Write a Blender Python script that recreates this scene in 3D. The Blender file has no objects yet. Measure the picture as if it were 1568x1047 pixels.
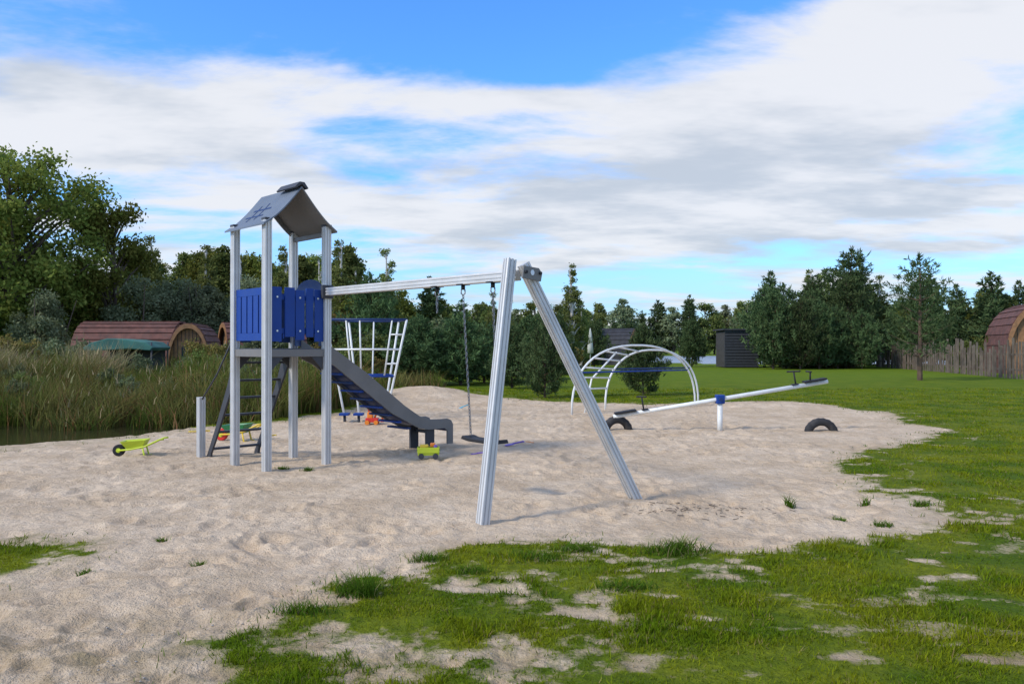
import bpy, math, random
import numpy as np
from mathutils import Vector, Matrix
rad = math.radians
SC = bpy.context.scene
COL = SC.collection

# ------------------------------------------------------------------ noise
def _h(ix, iy, s):
    n = (ix.astype(np.int64)*374761393 + iy.astype(np.int64)*668265263 + s*1442695041) & 0xffffffff
    n = ((n ^ (n >> 13))*1274126177) & 0xffffffff
    n = n ^ (n >> 16)
    return (n & 0xffff)/65535.0
def vnoise(x, y, s=0):
    ix = np.floor(x); iy = np.floor(y); fx = x-ix; fy = y-iy
    fx = fx*fx*(3-2*fx); fy = fy*fy*(3-2*fy)
    a = _h(ix, iy, s); b = _h(ix+1, iy, s); c = _h(ix, iy+1, s); d = _h(ix+1, iy+1, s)
    return (a*(1-fx)+b*fx)*(1-fy)+(c*(1-fx)+d*fx)*fy
def fbm(x, y, s=0, o=4):
    t = 0; a = .5; n = 0
    for i in range(o):
        c, s_ = math.cos(.6*i), math.sin(.6*i); u = x*c-y*s_; v = x*s_+y*c
        t = t+a*vnoise(u*2**i+17.3*i, v*2**i-9.1*i, s+i); n += a; a *= .5
    return t/n
def dents(x, y, s, dens=.6):
    """foot-sized dents with a soft rim (jittered cells)"""
    ix = np.floor(x); iy = np.floor(y); z = np.zeros(x.shape)
    for i in (-1, 0, 1):
        for j in (-1, 0, 1):
            cx = ix+i; cy = iy+j
            on = _h(cx, cy, s+5) < dens
            px = cx+_h(cx, cy, s)*.9; py = cy+_h(cx, cy, s+1)*.9; a = _h(cx, cy, s+2)*3.14
            dx = x-px; dy = y-py; u = (dx*np.cos(a)+dy*np.sin(a))/.46; v = (-dx*np.sin(a)+dy*np.cos(a))/.24
            r = np.sqrt(u*u+v*v)
            z += on*(.5+.5*_h(cx, cy, s+3))*(-np.exp(-r**3)+.38*np.exp(-((r-1.35)/.35)**2))
    return z
def sdist(x, y, poly):
    P = np.array(poly, float); Q = np.roll(P, -1, 0)
    d = np.full(x.shape, 1e9); ins = np.zeros(x.shape, bool)
    for (ax, ay), (bx, by) in zip(P, Q):
        ex, ey = bx-ax, by-ay
        t = np.clip(((x-ax)*ex+(y-ay)*ey)/(ex*ex+ey*ey+1e-12), 0, 1)
        d = np.minimum(d, np.hypot(x-ax-t*ex, y-ay-t*ey))
        if ay != by:
            c = ((ay > y) != (by > y)) & (x < (bx-ax)*(y-ay)/(by-ay)+ax)
            ins ^= c
    return np.where(ins, d, -d)

SAND = [(-7.84,12.2),(-7.41,12.84),(-6.8,13.7),(-6.2,15.4),(-4.93,17.0),(-4.14,19.1),(-3.87,25.2),(-3.06,27.4),(-1.11,25),
 (1.24,23),(3.76,21.6),(5.75,22.2),(8.0,22.4),(8.42,19.9),(8.93,18.6),(8.15,16.5),(8.32,15.0),(6.9,13.5),(5.23,11.7),(4.25,10.55),
 (4.26,9.52),(3.99,8.68),(4.59,8.41),(4.16,7.5),(3.4,6.73),(2.68,6.46),(1.68,5.95),(1.3,6.35),(.92,6.45),(.186,6.35),(-.51,6.05),
 (-.62,5.35),(-1.04,5.25),(-1.16,4.85),(-1.41,4.5),(-1.77,4.2),(-1.45,3.9),(-1.3,3.5),(-1.1,2.0),(-1,-5),(-14,-5),(-16,8),(-12,11.6)]
GPATCH = [(-7,6.9),(-4.3,6.55),(-3.5,6.5),(-3.45,5.95),(-3.5,5.4),(-4.2,5.0),(-7,5)]
POND = [(-40,12.6),(-13,12.6),(-8.3,13.0),(-7.2,14.1),(-6.5,15.7),(-5.4,17.6),(-5.0,19.5),(-6.5,21.5),(-12,21.5),(-40,20)]
LAKE = [(14,82),(20,74),(40,72),(70,78),(75,130),(40,142),(14,135)]
BALD = [(.43,4.6,.20,.28),(-.28,4.07,.38,.14),(.07,5.45,.30,.16),(-.42,5.75,.3,.14),(.53,5.16,.12,.08),(-.95,4.2,.2,.1),
        (.0,3.9,.3,.08),(1.1,5.7,.2,.05),(.75,6.0,.25,.07),(-.1,4.95,.08,.05)]
TUFTSPOT = [(-1.0,5.15,.10,.13),(-.93,5.05,.05,.20),(1.25,6.15,.14,.10),(1.3,6.2,.06,.14),(-.62,5.95,.08,.08),(2.75,7.9,.03,.14),(3.5,7.9,.03,.10),
        (.2,5.95,.12,.07),(-1.25,4.75,.1,.08),(.75,5.2,.12,.07),(3.3,7.1,.05,.06),(4.1,8.0,.06,.08),
        (-3.0,10.4,.05,.04),(-2.65,10.3,.04,.06),(.5,6.2,.1,.07),(-.3,5.6,.08,.06),(3.0,7.3,.04,.05),(-3.0,5.6,.03,.05),(-2.3,5.9,.03,.05),(-2.9,6.6,.03,.05)]
def sandmask(x, y):
    wx = x+.45*(fbm(x*2.2, y*2.2, 301, 3)-.5); wy = y+.40*(fbm(x*2.2, y*2.2, 311, 3)-.5)
    sd = sdist(wx, wy, SAND)
    sd = np.minimum(sd, -sdist(wx, wy, GPATCH))
    for bx, by, rx, ry in BALD:
        g = 1-np.hypot((wx-bx)/rx, (wy-by)/ry)
        sd = np.maximum(sd, g*min(rx, ry)*.8)
    k = np.clip(1.2-np.abs(sd)*.35, .1, 1)
    m = sd+k*(.36*(fbm(x*1.1, y*1.1, 3)-.5)+.36*(fbm(x*4.2, y*4.2, 11)-.5)+.22*(fbm(x*14, y*14, 21, 2)-.5))
    isl = fbm(x*2.1+5, y*2.6, 31)-.66
    near = np.clip((7.0-y)/2.0, 0, 1)*np.clip(1-sd/1.6, 0, 1)
    m = np.where((isl > 0) & (near > 0) & (m > 0), m-isl*4*near, m)
    bl = fbm(x*2.9+9, y*4.2, 131, 5)-.70
    edge = np.clip(1.0+sd/.7, 0, 1)
    m = np.where(m < 0, np.maximum(m, bl*1.3*np.clip(edge*3, 0, 1)-(edge <= 0)*.3), m)
    pd = sdist(x, y, POND)
    bank = (y < 15.6) & (pd > -1.3) & (x < -5)
    m = np.where(bank, np.maximum(m, .12), m)
    return m
def gheight(x, y, m=None):
    if m is None: m = sandmask(x, y)
    s = np.clip(m*4, 0, 1)
    nearf = np.clip(1.4-y/45, 0, 1)
    z = .10*(fbm(x*.35, y*.35, 41)-.5)*np.clip(m*.8, 0, 1)
    f1 = fbm(x*2.2, y*2.2, 51, 3)-.5
    act = np.clip((fbm(x*.9, y*.9, 171, 3)-.32)*4, .25, 1)
    z = z+s*nearf*(.05*f1+act*(.036*dents(x*2.5, y*2.5, 400, .75)+.026*dents(x*3.7+.3, y*3.7, 500, .6))+.016*(fbm(x*9, y*9, 61, 2)-.5))
    z = z+(1-s)*nearf*(.05*(fbm(x*1.3, y*1.3, 71)-.5)+.012)
    z = z+.30*np.exp(-((x+2.9)/1.7)**2-((y-25.6)/2.0)**2)
    z = z+.10*np.exp(-((x-6.8)/2.0)**2-((y-21)/1.6)**2)
    p = sdist(x, y, POND); z = z-.6*np.clip(p/.9+.25, 0, 1)
    l = sdist(x, y, LAKE); z = z-.8*np.clip(l/3+.2, 0, 1)
    return z
def gz(x, y):
    return float(gheight(np.array([float(x)]), np.array([float(y)]))[0])

# ------------------------------------------------------------------ materials
def newmat(name):
    m = bpy.data.materials.new(name); m.use_nodes = True
    nt = m.node_tree; nt.nodes.clear()
    out = nt.nodes.new('ShaderNodeOutputMaterial')
    return m, nt, out
def N(nt, t, **kw):
    n = nt.nodes.new(t)
    for k, v in kw.items():
        if k in n.inputs: n.inputs[k].default_value = v
        else: setattr(n, k, v)
    return n
def noise(nt, vec, scale, detail=4, rough=.55):
    n = nt.nodes.new('ShaderNodeTexNoise'); n.inputs['Scale'].default_value = scale
    n.inputs['Detail'].default_value = detail; n.inputs['Roughness'].default_value = rough
    if vec is not None: nt.links.new(vec, n.inputs['Vector'])
    return n.outputs['Fac']
def mix(nt, f, a, b):
    n = nt.nodes.new('ShaderNodeMixRGB')
    for i, v in enumerate((f, a, b)):
        if isinstance(v, bpy.types.NodeSocket): nt.links.new(v, n.inputs[i])
        elif i == 0: n.inputs[0].default_value = v
        else: n.inputs[i].default_value = (*v, 1) if len(v) == 3 else v
    return n.outputs[0]
def mth(nt, op, a, b=0., c=0., clamp=False):
    n = nt.nodes.new('ShaderNodeMath'); n.operation = op; n.use_clamp = clamp
    for i, v in enumerate((a, b, c)):
        if isinstance(v, bpy.types.NodeSocket): nt.links.new(v, n.inputs[i])
        else: n.inputs[i].default_value = v
    return n.outputs[0]
def mrange(nt, v, a, b, c=0., d=1., smooth=False):
    n = nt.nodes.new('ShaderNodeMapRange'); n.clamp = True
    if smooth: n.interpolation_type = 'SMOOTHSTEP'
    nt.links.new(v, n.inputs[0])
    for i, q in enumerate((a, b, c, d)): n.inputs[i+1].default_value = q
    return n.outputs[0]
def ocoord(nt):
    return nt.nodes.new('ShaderNodeTexCoord').outputs['Object']

def solid(name, col, rough=.5, metal=0., var=.12, scale=8, bump=0., bscale=60, dirt=None, spec=.5):
    m, nt, out = newmat(name)
    p = N(nt, 'ShaderNodeBsdfPrincipled', Roughness=rough, Metallic=metal)
    p.inputs['Specular IOR Level'].default_value = spec
    v = ocoord(nt); f = noise(nt, v, scale)
    c = mix(nt, mrange(nt, f, .3, .7), tuple(x*(1-var) for x in col), tuple(min(1, x*(1+var)) for x in col))
    if dirt:
        c = mix(nt, mrange(nt, noise(nt, v, scale*.45, 6, .7), .5, .75, 0, .6), c, dirt)
    nt.links.new(c, p.inputs['Base Color'])
    nt.links.new(mrange(nt, noise(nt, v, scale*2), .3, .7, max(0, rough-.08), min(1, rough+.1)), p.inputs['Roughness'])
    if bump > 0:
        b = N(nt, 'ShaderNodeBump', Strength=bump, Distance=.01)
        nt.links.new(noise(nt, v, bscale), b.inputs['Height']); nt.links.new(b.outputs[0], p.inputs['Normal'])
    nt.links.new(p.outputs[0], out.inputs[0])
    return m

def foliage(name, c1, c2, c3, trans=.3, clump=1.2):
    m, nt, out = newmat(name)
    g = nt.nodes.new('ShaderNodeNewGeometry'); oi = nt.nodes.new('ShaderNodeObjectInfo')
    v = ocoord(nt)
    c = mix(nt, mrange(nt, noise(nt, v, clump, 2), .35, .65), c1, c2)
    c = mix(nt, mrange(nt, g.outputs['Random Per Island'], .45, 1, 0, .75), c, c3)
    hs = N(nt, 'ShaderNodeHueSaturation'); hs.inputs['Saturation'].default_value = .92
    nt.links.new(mrange(nt, oi.outputs['Random'], 0, 1, .475, .51), hs.inputs['Hue'])
    nt.links.new(mrange(nt, oi.outputs['Random'], 0, 1, 1.1, 1.95), hs.inputs['Value'])
    nt.links.new(c, hs.inputs['Color'])
    d = N(nt, 'ShaderNodeBsdfDiffuse'); t = N(nt, 'ShaderNodeBsdfTranslucent'); ms = N(nt, 'ShaderNodeMixShader'); ms.inputs[0].default_value = trans
    nt.links.new(hs.outputs[0], d.inputs[0]); nt.links.new(hs.outputs[0], t.inputs[0])
    nt.links.new(d.outputs[0], ms.inputs[1]); nt.links.new(t.outputs[0], ms.inputs[2]); nt.links.new(ms.outputs[0], out.inputs[0])
    return m

M_alu = solid('aluminium', (.60,.59,.57), .45, .22, .06, 5, dirt=(.46,.44,.40))
M_blue = solid('blue_panel', (.008,.046,.24), .5, 0, .1, 4, spec=.3)
M_bluedk = solid('blue_dark', (.012,.035,.12), .5, 0, .1, 4, spec=.3)
M_grey = solid('grey_laminate', (.165,.158,.15), .5, 0, .1, 4, dirt=(.21,.20,.185), spec=.35)
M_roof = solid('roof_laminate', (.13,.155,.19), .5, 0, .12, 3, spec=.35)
M_dark = solid('dark_rubber', (.018,.018,.02), .6, 0, .2, 6, spec=.3)
M_dgrey = solid('dark_grey', (.05,.052,.06), .5, 0, .15, 6, spec=.3)
M_white = solid('white_paint', (.74,.75,.73), .35, 0, .06, 6, dirt=(.5,.49,.45))
M_chain = solid('galvanised_chain', (.22,.22,.23), .4, .7, .1, 30)
M_steel = solid('stainless', (.5,.51,.53), .3, .8, .05, 5)
M_tyre = solid('tyre_rubber', (.022,.022,.024), .8, 0, .3, 12, .5, 80, dirt=(.1,.085,.07))
M_lime = solid('toy_lime', (.50,.60,.03), .4, 0, .06, 10)
M_green = solid('toy_green', (.02,.20,.07), .4, 0, .06, 10)
M_red = solid('toy_red', (.6,.03,.02), .4, 0, .06, 10)
M_orange = solid('toy_orange', (.75,.22,.02), .4, 0, .06, 10)
M_yellow = solid('toy_yellow', (.65,.45,.03), .4, 0, .06, 10)
M_purple = solid('toy_purple', (.16,.08,.42), .4, 0, .06, 10)
M_turq = solid('toy_turquoise', (.03,.38,.55), .4, 0, .06, 10)
M_bark = solid('bark', (.10,.075,.055), .9, 0, .35, 5, .8, 25)
M_pbark = solid('pine_bark', (.11,.07,.045), .9, 0, .35, 5, .8, 25)
M_bbark = solid('birch_bark', (.5,.48,.44), .7, 0, .2, 4, .3, 25, dirt=(.06,.05,.05))
M_shing = solid('red_shingle', (.13,.055,.042), .85, 0, .4, 3, .4, 20, dirt=(.07,.05,.045))
M_dshing = solid('dark_shingle', (.035,.037,.045), .85, 0, .3, 3, .4, 20)
M_wood = solid('warm_wood', (.26,.13,.055), .7, 0, .3, 5, .3, 30)
M_dwood = solid('dark_wood', (.045,.043,.042), .85, 0, .3, 4, .4, 30)
M_fence = solid('weathered_wood', (.13,.10,.075), .9, 0, .5, 2.5, .5, 40, dirt=(.24,.21,.17))
M_glass = solid('window_glass', (.03,.04,.05), .08, 0, .1, 3)
M_trim = solid('cream_trim', (.6,.58,.5), .5, 0, .1, 5)
M_teal = solid('teal_fabric', (.035,.13,.105), .8, 0, .4, 2, dirt=(.07,.12,.08))
M_cream = solid('cream_fabric', (.5,.52,.47), .8, 0, .1, 5)
M_stone = solid('stone', (.33,.30,.26), .8, 0, .2, 10)

F_oak = foliage('oak_leaves', (.062,.090,.012), (.12,.145,.020), (.17,.175,.03), .3, .5)
F_dk = foliage('dark_leaves', (.052,.078,.018), (.092,.120,.028), (.13,.145,.035), .28, .5)
F_wil = foliage('willow_leaves', (.080,.105,.045), (.125,.15,.075), (.18,.205,.11), .3, .6)
F_bir = foliage('birch_leaves', (.085,.115,.025), (.13,.165,.040), (.17,.19,.055), .35, .6)
F_pine = foliage('pine_needles', (.027,.052,.018), (.052,.086,.029), (.085,.120,.043), .18, 1.2)
F_red = foliage('autumn_leaves', (.10,.075,.02), (.17,.13,.03), (.08,.10,.02), .3, 1.5)
F_bush = foliage('bush_leaves', (.055,.08,.016), (.10,.135,.028), (.14,.165,.04), .3, .7)

def blade_mat(name, base, tip, alt, dry, dryamt=.15, trans=.3, patch=.6):
    m, nt, out = newmat(name)
    a = N(nt, 'ShaderNodeAttribute', attribute_name='h'); r = N(nt, 'ShaderNodeAttribute', attribute_name='r')
    pos = nt.nodes.new('ShaderNodeNewGeometry').outputs['Position']
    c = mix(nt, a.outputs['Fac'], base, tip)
    c = mix(nt, mth(nt, 'MULTIPLY', mrange(nt, noise(nt, pos, patch, 5, .6), .40, .60), .85), c, alt)
    c = mix(nt, mrange(nt, r.outputs['Fac'], 1-dryamt, 1-dryamt*.6), c, dry)
    hs = N(nt, 'ShaderNodeHueSaturation'); nt.links.new(mrange(nt, mth(nt, 'FRACT', mth(nt, 'MULTIPLY', r.outputs['Fac'], 17.3)), 0, 1, .65, 1.35), hs.inputs['Value'])
    nt.links.new(c, hs.inputs['Color'])
    d = N(nt, 'ShaderNodeBsdfDiffuse'); t = N(nt, 'ShaderNodeBsdfTranslucent'); ms = N(nt, 'ShaderNodeMixShader'); ms.inputs[0].default_value = trans
    nt.links.new(hs.outputs[0], d.inputs[0]); nt.links.new(hs.outputs[0], t.inputs[0])
    nt.links.new(d.outputs[0], ms.inputs[1]); nt.links.new(t.outputs[0], ms.inputs[2]); nt.links.new(ms.outputs[0], out.inputs[0])
    return m
M_lawn = blade_mat('lawn_blades', (.080,.125,.006), (.140,.225,.009), (.24,.255,.012), (.25,.20,.07), .08, .35, 1.1)
M_tuft = blade_mat('tuft_blades', (.05,.095,.010), (.10,.19,.018), (.09,.17,.015), (.25,.2,.09), .1)
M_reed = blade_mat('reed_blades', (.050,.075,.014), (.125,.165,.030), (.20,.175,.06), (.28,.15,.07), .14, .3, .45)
M_tan = blade_mat('tan_grass', (.10,.11,.04), (.38,.31,.17), (.24,.24,.11), (.42,.32,.18), .4, .3, .5)

# ------------------------------------------------------------------ mesh helpers
def mesh_np(name, V, F, mats, midx=None, smooth=False, attrs=None, link=True):
    V = np.asarray(V, np.float32); F = np.asarray(F, np.int32)
    me = bpy.data.meshes.new(name)
    n, k = F.shape
    me.vertices.add(len(V)); me.vertices.foreach_set('co', V.ravel())
    me.loops.add(n*k); me.loops.foreach_set('vertex_index', F.ravel())
    me.polygons.add(n); me.polygons.foreach_set('loop_start', np.arange(0, n*k, k, dtype=np.int32))
    try: me.polygons.foreach_set('loop_total', np.full(n, k, np.int32))
    except Exception: pass
    for m in mats: me.materials.append(m)
    if midx is not None: me.polygons.foreach_set('material_index', np.asarray(midx, np.int32))
    me.polygons.foreach_set('use_smooth', np.full(n, smooth) if np.isscalar(smooth) else np.asarray(smooth))
    if attrs:
        for an, av in attrs.items():
            at = me.attributes.new(an, 'FLOAT', 'POINT'); at.data.foreach_set('value', np.asarray(av, np.float32))
    me.update()
    if not link: return me
    ob = bpy.data.objects.new(name, me); COL.objects.link(ob)
    return ob
def pyobj(name, V, F, mat, parent=None, smooth=False, bevel=0):
    me = bpy.data.meshes.new(name); me.from_pydata([tuple(v) for v in V], [], F); me.update()
    me.materials.append(mat)
    if smooth:
        for p in me.polygons: p.use_smooth = len(p.vertices) == 4
    ob = bpy.data.objects.new(name, me); COL.objects.link(ob)
    if bevel:
        b = ob.modifiers.new('bevel', 'BEVEL'); b.width = bevel; b.segments = 2; b.limit_method = 'ANGLE'
    if parent: ob.parent = parent
    return ob
def empty(name):
    e = bpy.data.objects.new(name, None); e.empty_display_size = .2; COL.objects.link(e); return e
def box(name, c, size, mat, parent=None, ax=None, bevel=.004):
    ax = ax or (Vector((1,0,0)), Vector((0,1,0)), Vector((0,0,1)))
    V = []
    for i in (-.5,.5):
        for j in (-.5,.5):
            for k in (-.5,.5):
                V.append(Vector(c)+ax[0]*size[0]*i+ax[1]*size[1]*j+ax[2]*size[2]*k)
    F = [(0,1,3,2),(4,6,7,5),(0,4,5,1),(2,3,7,6),(0,2,6,4),(1,5,7,3)]
    return pyobj(name, V, F, mat, parent, bevel=bevel)
def frames(pts):
    pts = [Vector(p) for p in pts]; T = []
    for i in range(len(pts)):
        a = pts[max(0, i-1)]; b = pts[min(len(pts)-1, i+1)]; T.append((b-a).normalized())
    up = Vector((0,0,1)) if abs(T[0].z) < .9 else Vector((1,0,0))
    n = (up-T[0]*up.dot(T[0])).normalized(); out = []
    for t in T:
        n = (n-t*n.dot(t)).normalized(); out.append((n.copy(), t.cross(n)))
    return pts, out
def tubeVF(pts, r, k=8):
    pts, fr = frames(pts); rr = r if hasattr(r, '__len__') else [r]*len(pts)
    V = []; F = []
    for p, (n, b), q in zip(pts, fr, rr):
        for j in range(k):
            a = 2*math.pi*j/k; V.append(p+(n*math.cos(a)+b*math.sin(a))*q)
    for i in range(len(pts)-1):
        for j in range(k):
            F.append((i*k+j, i*k+(j+1)%k, (i+1)*k+(j+1)%k, (i+1)*k+j))
    return V, F
def tube(name, pts, r, mat, parent=None, k=12):
    V, F = tubeVF(pts, r, k); n = len(V)
    F = list(F)+[tuple(range(k))[::-1], tuple(range(n-k, n))]
    return pyobj(name, V, F, mat, parent, smooth=True)
def prism(name, poly, o, ux, uy, thick, mat, parent=None, bevel=.004):
    o = Vector(o); ux = Vector(ux); uy = Vector(uy); n = ux.cross(uy).normalized(); k = len(poly)
    V = [o+ux*x+uy*y-n*thick/2 for x, y in poly]+[o+ux*x+uy*y+n*thick/2 for x, y in poly]
    F = [tuple(range(k))[::-1], tuple(range(k, 2*k))]+[(i, (i+1)%k, k+(i+1)%k, k+i) for i in range(k)]
    return pyobj(name, V, F, mat, parent, bevel=bevel)
def profile(name, p0, p1, w, h, side, mat, parent=None):
    """extruded aluminium profile with grooves"""
    p0 = Vector(p0); p1 = Vector(p1); t = (p1-p0).normalized()
    s = Vector(side); s = (s-t*s.dot(t)).normalized(); u = t.cross(s)
    pts = []
    def face(hw, hh):
        q = [(-hw+.010, -hh)]
        for g in (-.40, .40):
            gx = g*hw
            q += [(gx-.008, -hh), (gx-.005, -hh+.010), (gx+.005, -hh+.010), (gx+.008, -hh)]
        q.append((hw-.010, -hh)); q.append((hw-.003, -hh+.003))
        return q
    a = face(w/2, h/2); b = face(h/2, w/2)
    pts += [(x, y) for x, y in a]; pts += [(-y, x) for x, y in b]; pts += [(-x, -y) for x, y in a]; pts += [(y, -x) for x, y in b]
    k = len(pts)
    V = [p0+s*x+u*y for x, y in pts]+[p1+s*x+u*y for x, y in pts]
    F = [(i, (i+1)%k, k+(i+1)%k, k+i) for i in range(k)]+[tuple(range(k))[::-1], tuple(range(k, 2*k))]
    return pyobj(name, V, F, mat, parent)

# ------------------------------------------------------------------ ground
def build_ground():
    ys = np.concatenate([np.linspace(-8, 2.1, 24), np.geomspace(2.2, 40, 560), np.geomspace(40.6, 2500, 80)])
    s = np.linspace(-1, 1, 720); u = s*(.5+.5*s*s)
    hw = np.where(ys > 2, .95*ys+4.5, 6.4+np.clip(2-ys, 0, 99)*.5)
    X = u[None, :]*hw[:, None]; Y = np.repeat(ys[:, None], len(s), 1)
    xf = X.ravel(); yf = Y.ravel()
    m = sandmask(xf, yf); z = gheight(xf, yf, m)
    nr, nc = X.shape
    idx = np.arange(nr*nc).reshape(nr, nc)
    F = np.stack([idx[:-1, :-1], idx[:-1, 1:], idx[1:, 1:], idx[1:, :-1]], -1).reshape(-1, 4)
    mat, nt, out = newmat('sand_and_grass')
    v = ocoord(nt)
    at = N(nt, 'ShaderNodeAttribute', attribute_name='sandm').outputs['Fac']
    f = mth(nt, 'ADD', at, mth(nt, 'MULTIPLY', mth(nt, 'SUBTRACT', noise(nt, v, 22, 5, .75), .5), .34))
    f = mrange(nt, f, -.06, .07)
    c = mix(nt, mrange(nt, noise(nt, v, .9, 6, .68), .38, .62), (.485,.355,.225), (.68,.53,.37))
    c = mix(nt, mrange(nt, noise(nt, v, 5, 6, .72), .48, .66, 0, .7), c, (.41,.285,.170))
    c = mix(nt, mrange(nt, noise(nt, v, 75, 3, .8), .35, .7, 0, .4), c, (.78,.645,.49))
    c = mix(nt, mrange(nt, noise(nt, v, 55, 2, .9), .66, .73, 0, .8), c, (.16,.115,.07))
    sx = nt.nodes.new('ShaderNodeSeparateXYZ'); nt.links.new(v, sx.inputs[0])
    near = mrange(nt, mth(nt, 'ADD', sx.outputs['Y'], mth(nt, 'MULTIPLY', noise(nt, v, 1.7, 4), 2.6)), 4.9, 7.0, .85, 0)
    near = mth(nt, 'MULTIPLY', near, mrange(nt, noise(nt, v, 3.1, 5, .7), .35, .6))
    c = mix(nt, near, c, (.24,.175,.09))
    c = mix(nt, mth(nt, 'MULTIPLY', mrange(nt, at, .0, .35, 1, 0), mrange(nt, noise(nt, v, 6, 5, .7), .4, .62, 0, .6)), c, (.22,.19,.08))
    g = mix(nt, mrange(nt, noise(nt, v, 1.1, 5, .6), .40, .60), (.080,.130,.006), (.175,.20,.010))
    g = mix(nt, mrange(nt, noise(nt, v, 14, 6, .75), .42, .68, 0, .7), g, (.045,.072,.005))
    g = mix(nt, mrange(nt, noise(nt, v, 2.3, 6, .75), .62, .74, 0, .5), g, (.11,.09,.04))
    g = mix(nt, mrange(nt, sx.outputs['Y'], 22, 42, 0, .65), g, (.12,.19,.012))
    col = mix(nt, f, g, c)
    p = N(nt, 'ShaderNodeBsdfPrincipled', Roughness=.95); p.inputs['Specular IOR Level'].default_value = .10
    nt.links.new(col, p.inputs['Base Color'])
    hsum = mth(nt, 'ADD', mth(nt, 'MULTIPLY', noise(nt, v, 9, 5, .7), 1.2), mth(nt, 'MULTIPLY', noise(nt, v, 60, 3, .7), .30))
    b = N(nt, 'ShaderNodeBump', Strength=.9, Distance=.05); nt.links.new(hsum, b.inputs['Height']); nt.links.new(b.outputs[0], p.inputs['Normal'])
    nt.links.new(p.outputs[0], out.inputs[0])
    mesh_np('ground', np.stack([xf, yf, z], 1), F, [mat], smooth=True, attrs={'sandm': np.clip(m, -1, 1)})
build_ground()

def water(name, poly, z, col, rough=.06, bs=.25, bd=.02, sc=3):
    m, nt, out = newmat(name+'_surface')
    p = N(nt, 'ShaderNodeBsdfPrincipled', Roughness=rough); p.inputs['Base Color'].default_value = (*col, 1)
    v = ocoord(nt); mp = N(nt, 'ShaderNodeMapping'); mp.inputs['Scale'].default_value = (1, 2.5, 1); nt.links.new(v, mp.inputs[0])
    b = N(nt, 'ShaderNodeBump', Strength=bs, Distance=bd); nt.links.new(noise(nt, mp.outputs[0], sc, 4), b.inputs['Height'])
    nt.links.new(b.outputs[0], p.inputs['Normal']); nt.links.new(p.outputs[0], out.inputs[0])
    return pyobj(name, [(x, y, z) for x, y in poly], [tuple(range(len(poly)))], m)
water('pond_water', [(-41,11.6),(-13,11.6),(-7.6,12.6),(-5.5,15.2),(-4.4,18),(-4.2,22.4),(-12,22.6),(-41,22)], -.20, (.035,.035,.015))
water('lake_water', [(10,70),(80,70),(80,145),(10,145)], -.12, (.30,.36,.42), .35, 1.0, .2, 1.2)  # bright sky reflection partly painted in as a pale base colour

# ------------------------------------------------------------------ grass blades
def blades(name, x, y, z, h, w, lean, mat, rng, segs=1, rcol=None):
    n = len(x); a = rng.uniform(0, 2*math.pi, n); la = rng.uniform(0, 2*math.pi, n)
    wx, wy = np.cos(a)*w/2, np.sin(a)*w/2; lx, ly = np.cos(la)*lean*h, np.sin(la)*lean*h
    r = rng.uniform(0, 1, n) if rcol is None else rcol
    rows = []; H = []
    for t in np.linspace(0, 1, segs+1):
        k = 1-t**1.5*.9; zz = z+h*(t-.25*lean*t*t); cx = x+lx*t*t; cy = y+ly*t*t
        rows.append(np.stack([cx-wx*k, cy-wy*k, zz], 1)); rows.append(np.stack([cx+wx*k, cy+wy*k, zz], 1)); H += [np.full(n, t)]*2
    V = np.stack(rows, 1).reshape(-1, 3); k = 2*(segs+1)
    b = np.arange(n)*k; F = []
    for s in range(segs): F.append(np.stack([b+2*s, b+2*s+1, b+2*s+3, b+2*s+2], 1))
    return mesh_np(name, V, np.concatenate(F), [mat], attrs={'h': np.stack(H, 1).ravel(), 'r': np.repeat(r, k)})
def lawn():
    rng = np.random.default_rng(3); n = 480000
    az = rng.uniform(-.75, .8, n); d = np.exp(rng.uniform(math.log(2.5), math.log(30), n))
    x = np.tan(az*.93)*d; y = d
    m = sandmask(x, y); pd = sdist(x, y, POND)
    keep = (m < -.02+.05*rng.standard_normal(n)) & (pd < -.2)
    thin = fbm(x*2.3, y*2.3, 91, 4); keep &= (rng.uniform(0, 1, n) < np.clip((thin-.33)*5, .15, 1))
    x, y, m, d = x[keep], y[keep], m[keep], d[keep]; k = len(x)
    edge = np.exp(-np.abs(m+.10)*7)
    tall = fbm(x*2.7, y*2.7, 95, 3)
    h = (.014+.020*rng.uniform(0, 1, k)+.035*edge*rng.uniform(.2, 1, k)*(tall > .5)+.07*np.clip(tall-.52, 0, 1))*np.clip(.9+d*.01, 1, 1.4)
    w = .0035+.0011*d
    blades('lawn_grass', x, y, gheight(x, y, m)-.004, h, w, rng.uniform(.1, 1.1, k), M_lawn, rng, 1)
lawn()
def tufts():
    rng = np.random.default_rng(5); X = []; Y = []; H = []
    for tx, ty, r, hh in TUFTSPOT:
        n = int(380*(r/.12)**1.3)+8
        X.append(tx+rng.normal(0, r*.6, n)*1.4); Y.append(ty+rng.normal(0, r*.5, n)); H.append(hh*rng.uniform(.35, 1.25, n))
    n = 50000; x = rng.uniform(-8, 9, n); y = rng.uniform(3, 24, n); m = sandmask(x, y)
    k = (m > 0) & (m < .4) & (fbm(x*4, y*4, 77, 3) > .62); x, y = x[k], y[k]
    X.append(x); Y.append(y); H.append(rng.uniform(.02, .06, len(x)))
    x = np.concatenate(X); y = np.concatenate(Y); h = np.concatenate(H)
    blades('grass_tufts', x, y, gheight(x, y)-.005, h, .003+.0007*y, rng.uniform(.2, 1.2, len(x)), M_tuft, rng, 3)
tufts()
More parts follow.
